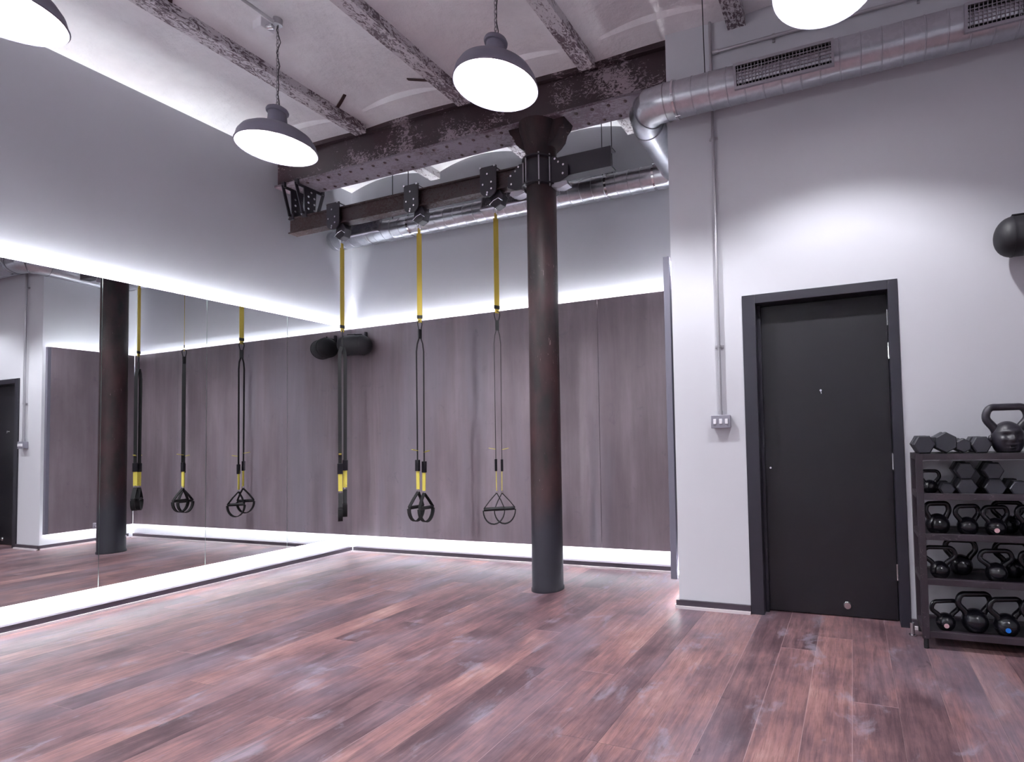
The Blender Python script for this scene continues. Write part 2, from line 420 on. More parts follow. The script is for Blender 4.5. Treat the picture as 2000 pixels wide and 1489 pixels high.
# ------------------------------------------------------------------ door
d = thing('door_1', 'charcoal flush door in a charcoal frame on the white wall', 'door', ((DX0+DX1)/2, DY, 0)); d['kind'] = 'structure'
hw = (DX1-DX0)/2; fw = .088
fr = MB(); fr.box(-hw, -hw+fw, -.012, .0, 0, DH); fr.box(hw-fw+.03, hw, -.012, .0, 0, DH); fr.box(-hw+fw, hw-fw+.03, -.012, .0, DH-.06, DH)
fr.box(-hw+.031, -hw+fw, 0, .20, 0, DH-.031); fr.box(hw-fw+.03, hw-.031, 0, .20, 0, DH-.031); fr.box(-hw+fw, hw-fw+.03, 0, .20, DH-.06, DH-.031)
fr.box(-hw+fw, -hw+fw+.022, .06, .09, 0, DH-.06)
part('door_frame', fr, M_frame, d, bevel=.002)
lx0, lx1 = -hw+fw+.004, hw-fw+.026
lf = part('door_leaf', MB().box(lx0, lx1, .09, .134, .006, DH-.066), M_door, d, bevel=.002)
cx = (DX0+DX1)/2
for z in (1.85, 1.64, .945, .26):
    part('hinge', MB().box(lx1-.004, lx1+.010, .066, .094, z, z+.1).cyl((lx1+.002, .066, z), (lx1+.002, .066, z+.1), .007, 10), M_chrome, d)
part('door_closer_pin', MB().cyl((5.056-cx, .09, 1.462), (5.056-cx, .07, 1.462), .007, 10).cyl((5.056-cx, .072, 1.462), (5.056-cx+.004, .072, 1.44), .003, 8), M_chrome, lf)
part('round_lock_plate', MB().lathe([(.001, -.012), (.02, -.012), (.026, -.004), (.026, 0)], 24, (5.174-cx, .09, .075), 'y'), M_chrome, lf)
part('keyhole', MB().cyl((4.714-cx, .09, .957), (4.714-cx, .084, .957), .007, 12), M_chrome, lf)

# ------------------------------------------------------------------ switch box and conduits
t = thing('light_switch', 'grey metal three-gang light switch box with white rockers left of the door', 'light switch', (4.41, DY, 1.235))
b = part('switch_box', MB().box(-.062, .062, -.04, 0, 0, .082), M_swb, t, bevel=.004)
part('switch_plate', MB().box(-.067, .067, -.046, -.04, -.003, .086), M_swb, t, bevel=.003)
for k in (-.04, 0, .04): part('rocker', MB().box(k-.01, k+.01, -.053, -.045, .025, .06), M_white, t, bevel=.002)
t = thing('conduit', 'vertical galvanised conduit rising from the switch box to the ceiling', 'conduit', (4.407, DY-.022, 1.32))
part('pipe', MB().cyl((0,0,0), (0,0,2.74), .011, 14), M_steel, t)
part('box_adaptor', MB().cyl((0,0,-.003), (0,0,.03), .015, 14), M_steel, t)
for z in (.47, 1.92): part('saddle_clip', MB().box(-.03, .03, .012, .022, z-.008, z+.008).cyl((0,0,z-.008), (0,0,z+.008), .015, 14), M_steel, t)
t = thing('conduit', 'horizontal galvanised conduit running right above the spiral duct', 'conduit', (4.4185, DY-.022, 3.84))
part('pipe', MB().cyl((0,0,0), (1.9,0,.0), .011, 14), M_steel, t)
part('coupling', MB().cyl((.001,0,0), (.045,0,0), .015, 12), M_steel, t)
for k in (.42, 1.3): part('saddle_clip', MB().box(k-.008, k+.008, .012, .022, -.03, .03).cyl((k-.008,0,0), (k+.008,0,0), .015, 14), M_steel, t)

# ------------------------------------------------------------------ iron column
t = thing('iron_column', 'round dark red-brown cast iron column standing in front of the grey boards', 'column', (2.925, -.70, 0))
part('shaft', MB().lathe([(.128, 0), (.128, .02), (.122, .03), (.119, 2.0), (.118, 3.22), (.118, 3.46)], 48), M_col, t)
cap = MB().lathe([(.118, 3.44), (.128, 3.46), (.121, 3.49), (.128, 3.54), (.138, 3.59), (.152, 3.64), (.168, 3.69), (.175, 3.735)], 40)
for sx in (-1, 1):
    cap.prism([(.10, 3.53), (.15, 3.56), (.19, 3.60), (.21, 3.66), (.245, 3.695), (.26, 3.735), (.08, 3.735)], lambda u, v, dd, sx=sx: (sx*u, dd, v), -.07, .07)
part('capital', cap, M_col, t)
for sx in (-1, 1):
    for dy in (-.08, .08): part('capital_bolt', MB().cyl((sx*.23, dy*.5, 3.70), (sx*.23, dy*.5, 3.668), .012, 8), M_rust, t)

# ------------------------------------------------------------------ riveted beam
bx0, bx1, by0, by1, bz = WX, JX, -.81, -.565, 3.735
t = thing('iron_beam', 'dark riveted iron beam with peeling paint crossing under the ceiling', 'beam', ((bx0+bx1)/2, -.69, bz))
L2 = (bx1-bx0)/2
part('web', MB().box(-L2, L2, -.085, .085, .02, .30), M_beam, t, smooth=0)
part('bottom_flange', MB().box(-L2, L2, by0+.69, by1+.69, 0, .022), M_flange, t, bevel=.003)
part('top_flange', MB().box(-L2, L2, -.125, .125, .30, .345), M_beam, t, bevel=.003)
for k in range(29):
    x = -L2+.12+k*.14
    if abs(x+((bx0+bx1)/2)-2.925) < .31: continue
    for dy in (-.075, .08):
        part('rivet', MB().lathe([(.015, 0), (.014, -.005), (.009, -.010), (.002, -.012)], 10, (x+(.03 if dy > 0 else 0), dy, .0)), M_rust, t)

# ------------------------------------------------------------------ training rail (I-section), collar, hangers
RY = -.69
def ibeam(x0, x1):
    return MB().box(x0, x1, -.045, .045, 3.43, 3.443).box(x0, x1, -.045, .045, 3.288, 3.300).box(x0, x1, -.025, .0, 3.30, 3.43)
t = thing('training_rail', 'dark steel I-section rail hung under the beam, left of the column', 'rail', (0, RY, 0), group='rail segments')
o = part('rail_beam', ibeam(.04, 2.79), M_rail, t, smooth=0)
for z in (3.30, 3.40):
    part('end_bolt', MB().cyl((2.70, -.028, z), (2.70, -.04, z), .010, 8), M_bolt, t)
t2 = thing('training_rail', 'short black steel rail segment right of the column', 'rail', (0, RY, 0), group='rail segments')
part('rail_beam', MB().box(3.06, 3.567, -.045, .045, 3.425, 3.437).box(3.06, 3.567, -.045, .045, 3.276, 3.288).box(3.06, 3.567, -.045, -.035, 3.288, 3.425), M_black, t2, smooth=0)
t = thing('column_collar', 'black bolted steel collar clamped round the top of the column', 'clamp', (2.925, -.70, 3.2))
def ring(z, r0, r1, h):
    return MB().lathe([(r0, z), (r1, z), (r1, z+h), (r0, z+h), (r0, z)], 40, cap=False)
part('top_ring', ring(.235, .120, .152, .012), M_black, t); part('bottom_ring', ring(.02, .120, .155, .012), M_black, t)
part('band', ring(.045, .1195, .126, .18), M_black, t)
for a in (-150, -115, -65, -30, 30, 90, 150):
    a = math.radians(a); part('tie_rod', MB().cyl((.142*math.cos(a), .142*math.sin(a), .0), (.142*math.cos(a), .142*math.sin(a), .262), .006, 8), M_steel, t)
for sx in (-1, 1):
    p = part('cheek_plate', MB().prism([(.12, .235), (.17, .235), (.28, .15), (.28, .06), (.21, .03), (.12, .03)], lambda u, v, dd, sx=sx: (sx*u, dd, v), -.062, -.050), M_black, t)
    for (u, v) in ((.20, .18), (.245, .15), (.24, .08), (.17, .21)):
        part('bolt', MB().cyl((sx*u, -.062, v), (sx*u, -.072, v), .009, 8), M_bolt, p)
    q = part('clear_gusset', MB().prism([(.125, .04), (.26, .03), (.27, -.0), (.20, -.02), (.125, .0)], lambda u, v, dd, sx=sx: (sx*u, dd, v), -.05, .02), M_alum, t)

def hanger(x, label):
    t = thing('hanger_bracket', label, 'bracket', (x, RY, 3.443), group='hanger brackets at the left end of the rail')
    w = .14
    pl = MB()
    def bar(a, b, wd=.028):
        a = Vector(a); b = Vector(b); dd = (b-a).normalized(); n = Vector((-dd.y, dd.x))*wd/2
        pl.prism([tuple(a+n), tuple(b+n), tuple(b-n), tuple(a-n)], lambda u, v, q: (q, u, v), -.005, .005)
    bar((-w, .28), (-.07, 0)); bar((w, .28), (.07, 0)); bar((-w, .27), (w, .27)); bar((-.07, .012), (.07, .012))
    part('side_frame', pl, M_black, t, bevel=.001)
    part('centre_plate', MB().prism([(-.065, .27), (.065, .27), (.05, .01), (-.05, .01)], lambda u, v, q: (q, u, v), -.006, .006), M_black, t, bevel=.002)
    for (u, v) in ((-.03, .06), (.03, .06), (-.03, .12), (.03, .12), (-.03, .18), (.03, .18), (0, .23)):
        part('bolt', MB().cyl((.006, u, v), (.022, u, v), .010, 8), M_bolt, t)
        if u <= 0: part('bolt', MB().cyl((-.006, u, v), (-.018, u, v), .009, 8), M_bolt, t)
    part('foot_clamp', MB().box(-.03, .03, -.06, -.046, -.03, .03).box(-.03, .03, .046, .06, -.03, .03).box(-.03, .03, -.06, .06, .001, .012), M_black, t, bevel=.003)
    for u in (-w+.012, w-.012): part('flange_clip', MB().box(-.02, .02, u-.012, u+.012, .262, .318), M_black, t, bevel=.002)
    return t
hanger(.10, 'black bolted hanger bracket beside the left wall'); hanger(.28, 'black bolted hanger bracket further from the left wall')

# trolleys
TX = [.70, 1.65, 2.475]
def trolley(x, label):
    t = thing('rail_trolley', label, 'trolley', (x, RY, 3.14), group='strap trolleys on the rail')
    w = .082
    def plate(x0, x1, ztop, zbot):
        pts = [(x0, ztop), (x1, ztop)]
        for i in range(13):
            a = -PI*i/12; pts.append(((x0+x1)/2+(x1-x0)/2*math.cos(a), zbot+(x1-x0)*.42+ (x1-x0)*.42*math.sin(a)))
        return pts
    p = part('front_plate', MB().prism(plate(-w-.03, w-.03, .345, .085), lambda u, v, dd: (u, dd, v), -.066, -.056), M_black, t, bevel=.002)
    for (u, v) in ((-.10, .335), (.04, .335), (-.03, .275), (-.075, .19), (.01, .20), (.01, .145), (-.03, .118), (-.035, .10)):
        part('bolt', MB().cyl((u, -.066, v), (u, -.078, v), .0085, 10), M_bolt, p)
    q = part('rear_plate', MB().prism(plate(-w-.03, w-.03, .345, .085), lambda u, v, dd: (u, dd, v), .056, .066), M_black, t, bevel=.002)
    for (u, v) in ((-.075, .19), (.01, .20)):
        part('wheel', MB().cyl((u, -.055, v-.0), (u, -.028, v-.0), .022, 16), M_black, t)
    for u, v in ((-.10, .335), (.04, .335), (-.03, .118)): part('spacer_bar', MB().cyl((u, -.056, v), (u, .056, v), .007, 8), M_bolt, t)
    blk = MB().prism([(-.045, .0), (.0, -.035), (.06, -.01), (.085, .06), (.05, .115), (-.03, .105)], lambda u, v, dd: (u+.01, dd, v+.03), -.035, .035)
    part('swivel_block', blk, M_black, t, bevel=.004)
    part('swivel_rim', MB().tube([(-.04, -.037, .03), (.0, -.037, .06), (.05, -.037, .075), (.09, -.037, .045)], .004, 6), M_chrome, t)
    rg = [( .012*math.cos(a)-0.0, 0, .012+.026*math.sin(a)-.03) for a in [2*PI*i/20 for i in range(20)]]
    part('hook_ring', MB().tube([(1.2*x_, y_, z_+.002) for x_, y_, z_ in rg], .0035, 8, True), M_chrome, t)
    return t
TL = ['nearest the mirrored wall', 'in the middle of the rail', 'nearest the column']
for x, w in zip(TX, TL): trolley(x, 'black bolted rail trolley ' + w)

# ------------------------------------------------------------------ suspension trainers
def trainer(x, label, a_up, a_lo, a_sep, a_web=None, z0=3.12, spread=.05, lowx=0, dz=(0, 0), cr=(-1, 1), grip_w=.14):
    t = thing('suspension_trainer', label, 'suspension trainer', (x, RY, 0), group='suspension trainers hanging from the rail')
    ca, sa = math.cos(a_up), math.sin(a_up); up = Vector((ca, sa, 0))
    cl, sl = math.cos(a_lo), math.sin(a_lo); gx = Vector((cl, sl, 0)); gy = Vector((-sl, cl, 0)); gs = Vector((math.cos(a_sep), math.sin(a_sep), 0))
    gw = gy if a_web is None else Vector((math.cos(a_web), math.sin(a_web), 0))
    zb = 2.285
    m = MB().strap([(0,0,z0-.012), (0,0,z0-.06)], .022, .006, up).strap([(0,0,z0-.06), (0,0,2.7), (0,0,zb)], .042, .004, up)
    part('anchor_strap', m, M_yel, t)
    part('size_loops', MB().strap([(0,0,zb+.035), (0,0,zb+.005)], .046, .008, up), M_web, t)
    part('anchor_tail', MB().strap([(0,0,zb+.004), (0,0,zb-.03)], .034, .005, up), M_yel, t)
    cz = zb-.055
    pts = [(0, .0, .042), (.018, 0, .034), (.020, 0, .01), (.012, 0, -.034), (0, 0, -.042), (-.012, 0, -.034), (-.020, 0, .01), (-.018, 0, .034)]
    part('carabiner', MB().tube([gx*p[0]*1.1+Vector((0,0,cz+p[2])) for p in pts], .0042, 8, True), M_carab, t)
    part('neck_loop', MB().strap([(0,0,cz-.036), (0,0,cz-.12)], .030, .012, gx), M_web, t)
    zj = cz-.115; zk = 1.11
    # two main straps leaving the loop
    for i, s in enumerate((-1, 1)):
        o = gs*(s*spread/2)
        zt = zk + dz[i]
        p = [Vector((0,0,zj))+gs*s*.008, Vector((0,0,zj-.05))+gs*s*.022, Vector((0,0,zj-.12))+o, Vector((0,0,(zj+zt)/2))+o*.95, Vector((0,0,zt-.10))+o*.9]
        part('main_strap', MB().strap(p, .029, .005, gw), M_web, t)
        b = part('cam_buckle', MB().box(-.010, .010, -.022, .022, -.05, .05), M_carab, t, loc=Vector((0,0,zt-.13))+o*.9, bevel=.003)
        b.rotation_euler = (0, 0, a_lo)
        part('pull_tab', MB().strap([Vector((0,0,zt-.0))+o*.9, Vector((0,0,zt+.006))+o*.9+gx*s*.03, Vector((0,0,zt+.012))+o*.9+gx*s*.055], .022, .004, gy), M_yel2, t)
        zy = zt-.185
        part('lower_strap', MB().strap([Vector((0,0,zy+.01))+o*.85, Vector((0,0,zy-.155))+o*.8], .034, .006, gy), M_yel2, t)
        part('handle_ring', MB().tube([Vector((0,0,zy-.165))+o*.8+gx*.010*math.cos(k)+gy*.0+Vector((0,0,.014*math.sin(k))) for k in [2*PI*j/14 for j in range(14)]], .003, 6, True), M_chrome, t)
        # triangle, grip and foot cradle
        top = Vector((0,0,zy-.175))+o*.8; lean = gx*(-s*cr[0]*.0)
        c = top + gx*(s*.022*cr[1]) + Vector((0,0,-.125)); w = grip_w/2
        L_, R_ = c-gx*w, c+gx*w
        part('handle_strap', MB().strap([top, (top+L_)/2-gx*.004, L_], .034, .006, gy).strap([top, (top+R_)/2+gx*.004, R_], .034, .006, gy), M_web, t)
        part('grip', MB().cyl(L_+Vector((0,0,-.006)), R_+Vector((0,0,-.006)), .0155, 14), M_rub, t)
        arc = []
        for k in range(13):
            a = PI + PI*k/12; arc.append(c + gx*(w*1.05*math.cos(a)) + Vector((0,0,-.015+ .115*math.sin(a)*(1 if abs(math.cos(a)) < .98 else 1))))
        part('foot_cradle', MB().strap(arc, .038, .008, gy), M_web, t)
    return t
TXS = [.71, 1.645, 2.468]
trainer(TXS[0], 'yellow and black suspension trainer nearest the mirrored wall, handles edge-on', math.radians(90), math.radians(141), math.radians(85), spread=.055, dz=(-.02, .01))
trainer(TXS[1], 'yellow and black suspension trainer in the middle of the three', math.radians(28), math.radians(85), math.radians(32), math.radians(122), spread=.06, dz=(.005, -.01))
trainer(TXS[2], 'yellow and black suspension trainer nearest the column, handles open', math.radians(60), math.radians(37), math.radians(65), spread=.06, dz=(.005, 0), grip_w=.16)

# ------------------------------------------------------------------ pendant lamps
def lamp(x, y, label, bulb=None):
    t = thing('pendant_lamp', label, 'pendant lamp', (x, y, 3.22), group='enamel pendant lamps')
    outer = [(.232, 0), (.236, .004), (.232, .012), (.222, .055), (.200, .092), (.165, .118), (.120, .138), (.085, .150), (.062, .165), (.056, .20), (.052, .262)]
    inner = [(.050, .262), (.052, .20), (.058, .160), (.082, .145), (.118, .132), (.162, .112), (.196, .087), (.217, .052), (.227, .012), (.229, 0)]
    part('shade', MB().lathe(outer, 48, cap=False), M_shadeo, t)
    part('reflector', MB().lathe(inner, 48, cap=False), M_shadei, t)
    rim = MB().lathe([(.229, 0), (.236, 0)], 48, cap=False); part('rim', MB().lathe([(.228, .001), (.232, -.003), (.237, .003), (.233, .006)], 48, cap=False), M_shadeo, t)
    part('cap', MB().lathe([(.052, .25), (.064, .252), (.066, .264), (.060, .278), (.040, .292), (.010, .297)], 32), M_shadeo, t)
    part('bulb', MB().sphere((0, 0, .168), .040, 20, 12, 1.25), bulb or M_bulb, t)
    part('bulb_socket', MB().cyl((0, 0, .212), (0, 0, .262), .024, 16), M_white, t)
    zc = ceilz(x, y)-3.22
    ch = MB(); n = int((zc-.33)/.026)
    for k in range(n):
        z = .315+k*.026
        pts = []
        for j in range(12):
            a = 2*PI*j/12; u, v = .0075*math.cos(a), .017*math.sin(a)
            pts.append((u, 0, z+v) if k % 2 else (0, u, z+v))
        ch.tube(pts, .0022, 6, True)
    part('chain', ch, M_chain, t)
    cord = [(.010+.008*math.sin(k*1.3), .008*math.cos(k*1.7), .29+(zc-.33)*k/14) for k in range(15)]
    part('flex_cord', MB().tube(cord, .0028, 6), M_cord, t)
    part('ceiling_hook', MB().cyl((0, 0, zc-.045), (0, 0, zc+.0), .028, 20), M_steel, t)
    return t
lamp(1.60, -1.90, 'grey enamel pendant lamp hanging left, in front of the beam end')
lamp(3.385, -1.885, 'grey enamel pendant lamp hanging in the middle, in front of the beam')
lamp(5.19, -1.89, 'grey enamel pendant lamp cut off by the top edge, above the door', M_bulb2)
lamp(1.60, -3.17, 'grey enamel pendant lamp cut off by the top left corner')
lamp(3.39, -4.75, 'grey enamel pendant lamp added behind the viewer for bounce light, towards the mirrors')  # unseen lamp added so its bounce lifts floor and ceiling
lamp(6.98, -4.75, 'grey enamel pendant lamp added behind the viewer for bounce light, towards the weight rack')  # likewise added out of view, for extra bounce light

t = thing('junction_box', 'white junction box on the vaulted ceiling beside the left pendant lamp', 'junction box', (1.50, -1.92, 4.085))
part('box_body', MB().box(-.055, .03, -.045, .045, -.02, .05), M_white, t, bevel=.004)
part('connector', MB().cyl((.03, 0, .0), (.071, .01, 0), .018, 12), M_chrome, t)
m = MB().cyl((1.60, -1.93, 4.10), (1.60, -3.14, 4.10), .011, 12)
solo('conduit', m, M_steel, 'galvanised conduit along the ceiling vault above the left pendant lamp', 'conduit')
# rusty metal straps and a hole in the plaster
for (x0, y0, x1, y1, w) in ((1.21, -2.31, 1.36, -2.38, 'at the top edge of the photo'), (1.215, -1.14, 1.36, -1.19, 'beside the far end of the first joist'), (1.96, -1.12, 2.27, -1.10, 'beside the far end of the second joist')):
    za, zb_ = ceilz(x0, y0), ceilz(x1, y1)
    solo('metal_strap', MB().strap([(x0, y0, za-.004), ((x0+x1)/2, (y0+y1)/2, (za+zb_)/2-.006), (x1, y1, zb_-.001)], .022, .008, (y1-y0, -(x1-x0), 0)), M_rust, 'short rusty metal strap on the ceiling plaster ' + w, 'metal strap')

# ------------------------------------------------------------------ ducts
def duct_run(x0, x1, r, pitch=.115):
    prof = []; x = x0; prof.append((r, x0))
    k = x0 + pitch*.5
    while k < x1-.01:
        prof += [(r, k-.005), (r+.0035, k-.002), (r+.0035, k+.002), (r, k+.005)]; k += pitch
    prof.append((r, x1)); return prof
def elbow(pts, r, seg=36):
    return MB().tube(pts, r, seg)
YF, ZF, RF = -1.04, 3.455, .112
YB, ZB, RB = -.20, 3.40, .10
t = thing('spiral_duct', 'galvanised spiral duct crossing the white wall above the door and turning into the alcove', 'duct', (4.0, YF, ZF))
part('straight_duct', MB().lathe(duct_run(.16, 3.88, RF), 40, axis='x'), M_duct, t)
bend = [(.22, 0, 0), (.14, 0, 0), (.06, .0, 0), (-.01, .028, -.002), (-.055, .085, -.006), (-.075, .16, -.012), (-.075, .24, -.018)]
# segmented lobster-back elbow
part('elbow', MB().tube([(.20, 0, 0), (.135, 0, 0), (.02, .01, -.001), (-.055, .085, -.006), (-.07, .20, -.014), (-.07, .25, -.018)], RF+.004, 40), M_duct, t)
for p, q in (((.135, 0, 0), (.14, 0, 0)), ((-.015, .045, -.004), (-.019, .049, -.004)), ((-.066, .165, -.012), (-.066, .170, -.012))):
    part('elbow_seam', MB().cyl(p, q, RF+.009, 40), M_seam, t)
part('clamp_band', MB().cyl((.195, 0, 0), (.21, 0, 0), RF+.010, 40).cyl((.20, -.02, -RF-.012), (.235, -.02, -RF-.012), .006, 8), M_chrome, t)
part('cross_duct', MB().tube([(-.07, .20, -.014), (-.07, .45, -.034), (-.07, .734, -.055)], RF-.002, 40), M_duct, t)
def grille(parent, x0, x1, ang, r, name='air_grille'):
    # flat louvred plate tangent to the duct at angle ang below horizontal, facing the room
    n = Vector((0, -math.cos(ang), -math.sin(ang))); u = Vector((0, math.sin(ang), -math.cos(ang)))  # u: down the plate
    c0 = n*(r+.006); hh = .058
    def P_(x, a, b): return Vector((x, 0, 0)) + c0 + u*a + n*b
    def bar(x0, x1, a0, a1, b0, b1, m):
        vs = [P_(x, a, b) for x in (x0, x1) for a in (a0, a1) for b in (b0, b1)]
        m.add(vs, [(0,1,3,2), (4,6,7,5), (0,4,5,1), (2,3,7,6), (0,2,6,4), (1,5,7,3)])
    fr = MB(); bar(x0, x1, -hh-.016, -hh, -.012, .012, fr); bar(x0, x1, hh, hh+.016, -.012, .012, fr); bar(x0, x0+.016, -hh, hh, -.012, .012, fr); bar(x1-.016, x1, -hh, hh, -.012, .012, fr)
    g = part(name, fr, M_grille, parent, smooth=0)
    bk = MB(); bar(x0+.01, x1-.01, -hh, hh, -.03, -.012, bk); part('shade_backing', bk, M_void, g, smooth=0)  # solid black backing paints the shade inside the duct
    lv = MB(); k = x0+.028
    while k < x1-.02: bar(k-.0018, k+.0018, -hh, hh, -.008, .006, lv); k += .021
    for a in (-.04, -.02, 0, .02, .04): bar(x0+.014, x1-.014, a-.0016, a+.0016, -.008, .003, lv)
    part('louvres', lv, M_grille, g, smooth=0)
grille(t, 4.62-4.0, 5.22-4.0, .22, RF); grille(t, 5.90-4.0, 6.50-4.0, .22, RF)
solo('hanging_rod', MB().cyl((4.405, -1.04, ZF+RF), (4.40, -1.04, ceilz(4.4, -1.04)+.01), .0035, 8).box(4.395, 4.415, -1.05, -1.03, ZF+RF-.002, ZF+RF+.02), M_cord, 'thin rod holding the spiral duct beside the vertical conduit', 'hanging rod')

t = thing('back_duct', 'galvanised round duct hung along the back wall behind the rail', 'duct', (0, YB, ZB))
part('straight_duct', MB().lathe(duct_run(.0, 3.80, RB), 40, axis='x'), M_duct, t)
part('end_bend', MB().tube([(3.78, 0, 0), (3.86, 0, 0), (3.92, -.03, 0), (3.93, -.102, 0)], RB+.003, 36), M_duct, t)
for x in (.55, 1.10, 2.62, 3.30, 3.74):
    c = part('clamp_band', MB().cyl((x-.01, 0, 0), (x+.01, 0, 0), RB+.006, 40), M_chrome, t)
    part('clamp_screw', MB().cyl((x, -RB*.55-.03, RB*.55+.02), (x+.03, -RB*.55-.03, RB*.55+.02), .006, 8), M_chrome, c)
grille(t, .36, .76, -.25, RB); grille(t, 2.02, 2.62, -.25, RB)
for (a, w) in (((.83, 1.04), 'behind the middle trolley'), ((3.24, 3.335), 'above the short rail segment')):
    for i, x in enumerate(a):
        zc = ceilz(x, YB)
        solo('hanging_rod', MB().cyl((x, YB-.01, ZB+.095), (x, YB-.01, zc+.01), .004, 8), M_cord, ('left' if i == 0 else 'right') + ' thin rod of the pair holding the back duct ' + w, 'hanging rod', 'hanging rods of the back duct')

# ------------------------------------------------------------------ speakers
def speaker(loc, rz, label, arm):
    t = thing('wall_speaker', label, 'speaker', loc, (0, 0, rz), group='black wall speakers')
    R = .108; hl = .085; prof = []
    for i in range(9): a = PI/2*i/8; prof.append((max(.002, R*math.sin(a)), -hl-R*.80*math.cos(a)))
    for i in range(9): a = PI/2*i/8; prof.append((max(.002, R*math.cos(a)), hl+R*.80*math.sin(a)))
    body = part('speaker_shell', MB().lathe(prof, 36, axis='x'), M_spk, t)
    part('end_ring', MB().cyl((-hl-.004, 0, 0), (-hl+.004, 0, 0), R+.0025, 36), M_rub, t); part('end_ring', MB().cyl((hl-.004, 0, 0), (hl+.004, 0, 0), R+.0025, 36), M_rub, t)
    b = MB().tube([(-hl, 0, R-.01), (-hl*.9, .0, R+.012), (hl*.9, 0, R+.012), (hl, 0, R-.01)], .006, 8)
    part('yoke', b, M_carab, t)
    part('wall_arm', MB().tube([(0, 0, R+.012), tuple(Vector(arm)*.6+Vector((0, 0, R+.012))), tuple(Vector(arm)+Vector((0, 0, R+.012)))], .010, 10).cyl(Vector(arm)+Vector((0,0,R-.04)), Vector(arm)+Vector((0,0,R+.06)), .016, 12), M_carab, t)
    return t
speaker((.225, -.15, 2.25), math.radians(20), 'black pod speaker mounted in the corner beside the mirror', (.05, .125, 0))
speaker((6.19, -1.02, 2.235), 0, 'black pod speaker on the white wall above the weight rack', (0, .165, 0))

# ------------------------------------------------------------------ weight rack and weights
RX0, RX1, RYF, RYB = 5.563, 6.95, -1.17, -.872
SH = [1.055, .840, .622, .380, .098]   # shelf tops
t = thing('weight_rack', 'worn grey steel weight rack of five shelves right of the door', 'rack', (RX0, RYF, 0))
W_, D_ = RX1-RX0, RYB-RYF; pw = .036
for (x, y) in ((0, 0), (W_-pw, 0), (0, D_-pw), (W_-pw, D_-pw)):
    p = part('post', MB().box(x, x+pw, y, y+pw, .055, 1.054), M_rack, t, bevel=.002)
    part('foot', MB().cyl((x+pw/2, y+pw/2, 0), (x+pw/2, y+pw/2, .055), .013, 12), M_rub, p)
for z in SH:
    m = MB().box(pw, W_-pw, 0.0, .03, z-.034, z-.001).box(pw, W_-pw, D_-.03, D_, z-.034, z-.001).box(.002, pw-.004, pw, D_-pw, z-.034, z-.001).box(W_-pw+.004, W_-.002, pw, D_-pw, z-.034, z-.001)
    if z == SH[0]: m.box(0, pw, 0, pw, z-.001, z).box(W_-pw, W_, 0, pw, z-.001, z)
    s = part('shelf_frame', m, M_rack, t, bevel=.001)
    part('shelf_plate', MB().box(pw*.6, W_-pw*.6, .004, D_-.004, z-.020+(.016 if z == SH[0] else 0), z-.016+(.016 if z == SH[0] else 0)), M_rackp, s, smooth=0)
solo('adjustable_foot', MB().cyl((5.528, -.985, 0), (5.528, -.985, .075), .012, 14).cyl((5.528, -.985, 0), (5.528, -.985, .008), .02, 14), M_chrome, 'small chrome foot standing on the floor between the door and the rack', 'foot')

def kettle_meshes(s, hw_, hz):
    body = MB(); R = .078*s; prof = []
    for i in range(15):
        a = PI*i/14; z = -math.cos(a)*R; r = math.sin(a)*R
        if z < -.82*R: z = -.82*R
        prof.append((max(.001, r), z+.82*R))
    body.lathe(prof, 28)
    th = .0175*s; zt = hz-th
    x0 = .052*s; zb = R*1.15
    pts = [(-x0*.85, zb), (-x0*1.15, zb+.25*(zt-zb)), (-hw_, zb+.55*(zt-zb)), (-hw_*.97, zb+.82*(zt-zb)), (-hw_*.75, zt-.002), (-hw_*.35, zt), (hw_*.35, zt), (hw_*.75, zt-.002), (hw_*.97, zb+.82*(zt-zb)), (hw_, zb+.55*(zt-zb)), (x0*1.15, zb+.25*(zt-zb)), (x0*.85, zb)]
    # smooth the path
    P2 = []
    for i in range(len(pts)-1):
        p0 = pts[max(i-1, 0)]; p1 = pts[i]; p2 = pts[i+1]; p3 = pts[min(i+2, len(pts)-1)]
        for k in range(4):
            u = k/4; f = lambda a, b, c, d_: .5*((2*b)+(-a+c)*u+(2*a-5*b+4*c-d_)*u*u+(-a+3*b-3*c+d_)*u**3)
            P2.append((f(p0[0], p1[0], p2[0], p3[0]), 0, f(p0[1], p1[1], p2[1], p3[1])))
    P2.append((pts[-1][0], 0, pts[-1][1]))
    rr = [th*(1.25-.25*math.sin(PI*i/(len(P2)-1))) for i in range(len(P2))]
    return body, MB().tube(P2, rr, 14)
def kettlebell(x, y, z, s, label, rz=0, sticker=None, hw_=None, hz=None):
    t = thing('kettlebell', label, 'kettlebell', (x, y, z), (0, 0, rz), group='kettlebells on the rack')
    hw0, hz0 = hw_ or .078*s, hz or .2*s; s *= .86
    b, h = kettle_meshes(s, hw0, hz0); nn = Vector((-.38, -.91, -.15)).normalized(); cc = Vector((0, 0, .064*s)); RR = .078*s
    part('bell', b, M_iron, t, smooth=60); part('handle', h, M_iron, t, smooth=60)
    if sticker: part('round_sticker', MB().cyl(cc+nn*(RR-.003), cc+nn*(RR+.0015), .0125, 20), sticker, t, label=('blue' if sticker is M_blue else 'pale pink') + ' round sticker')
    return t
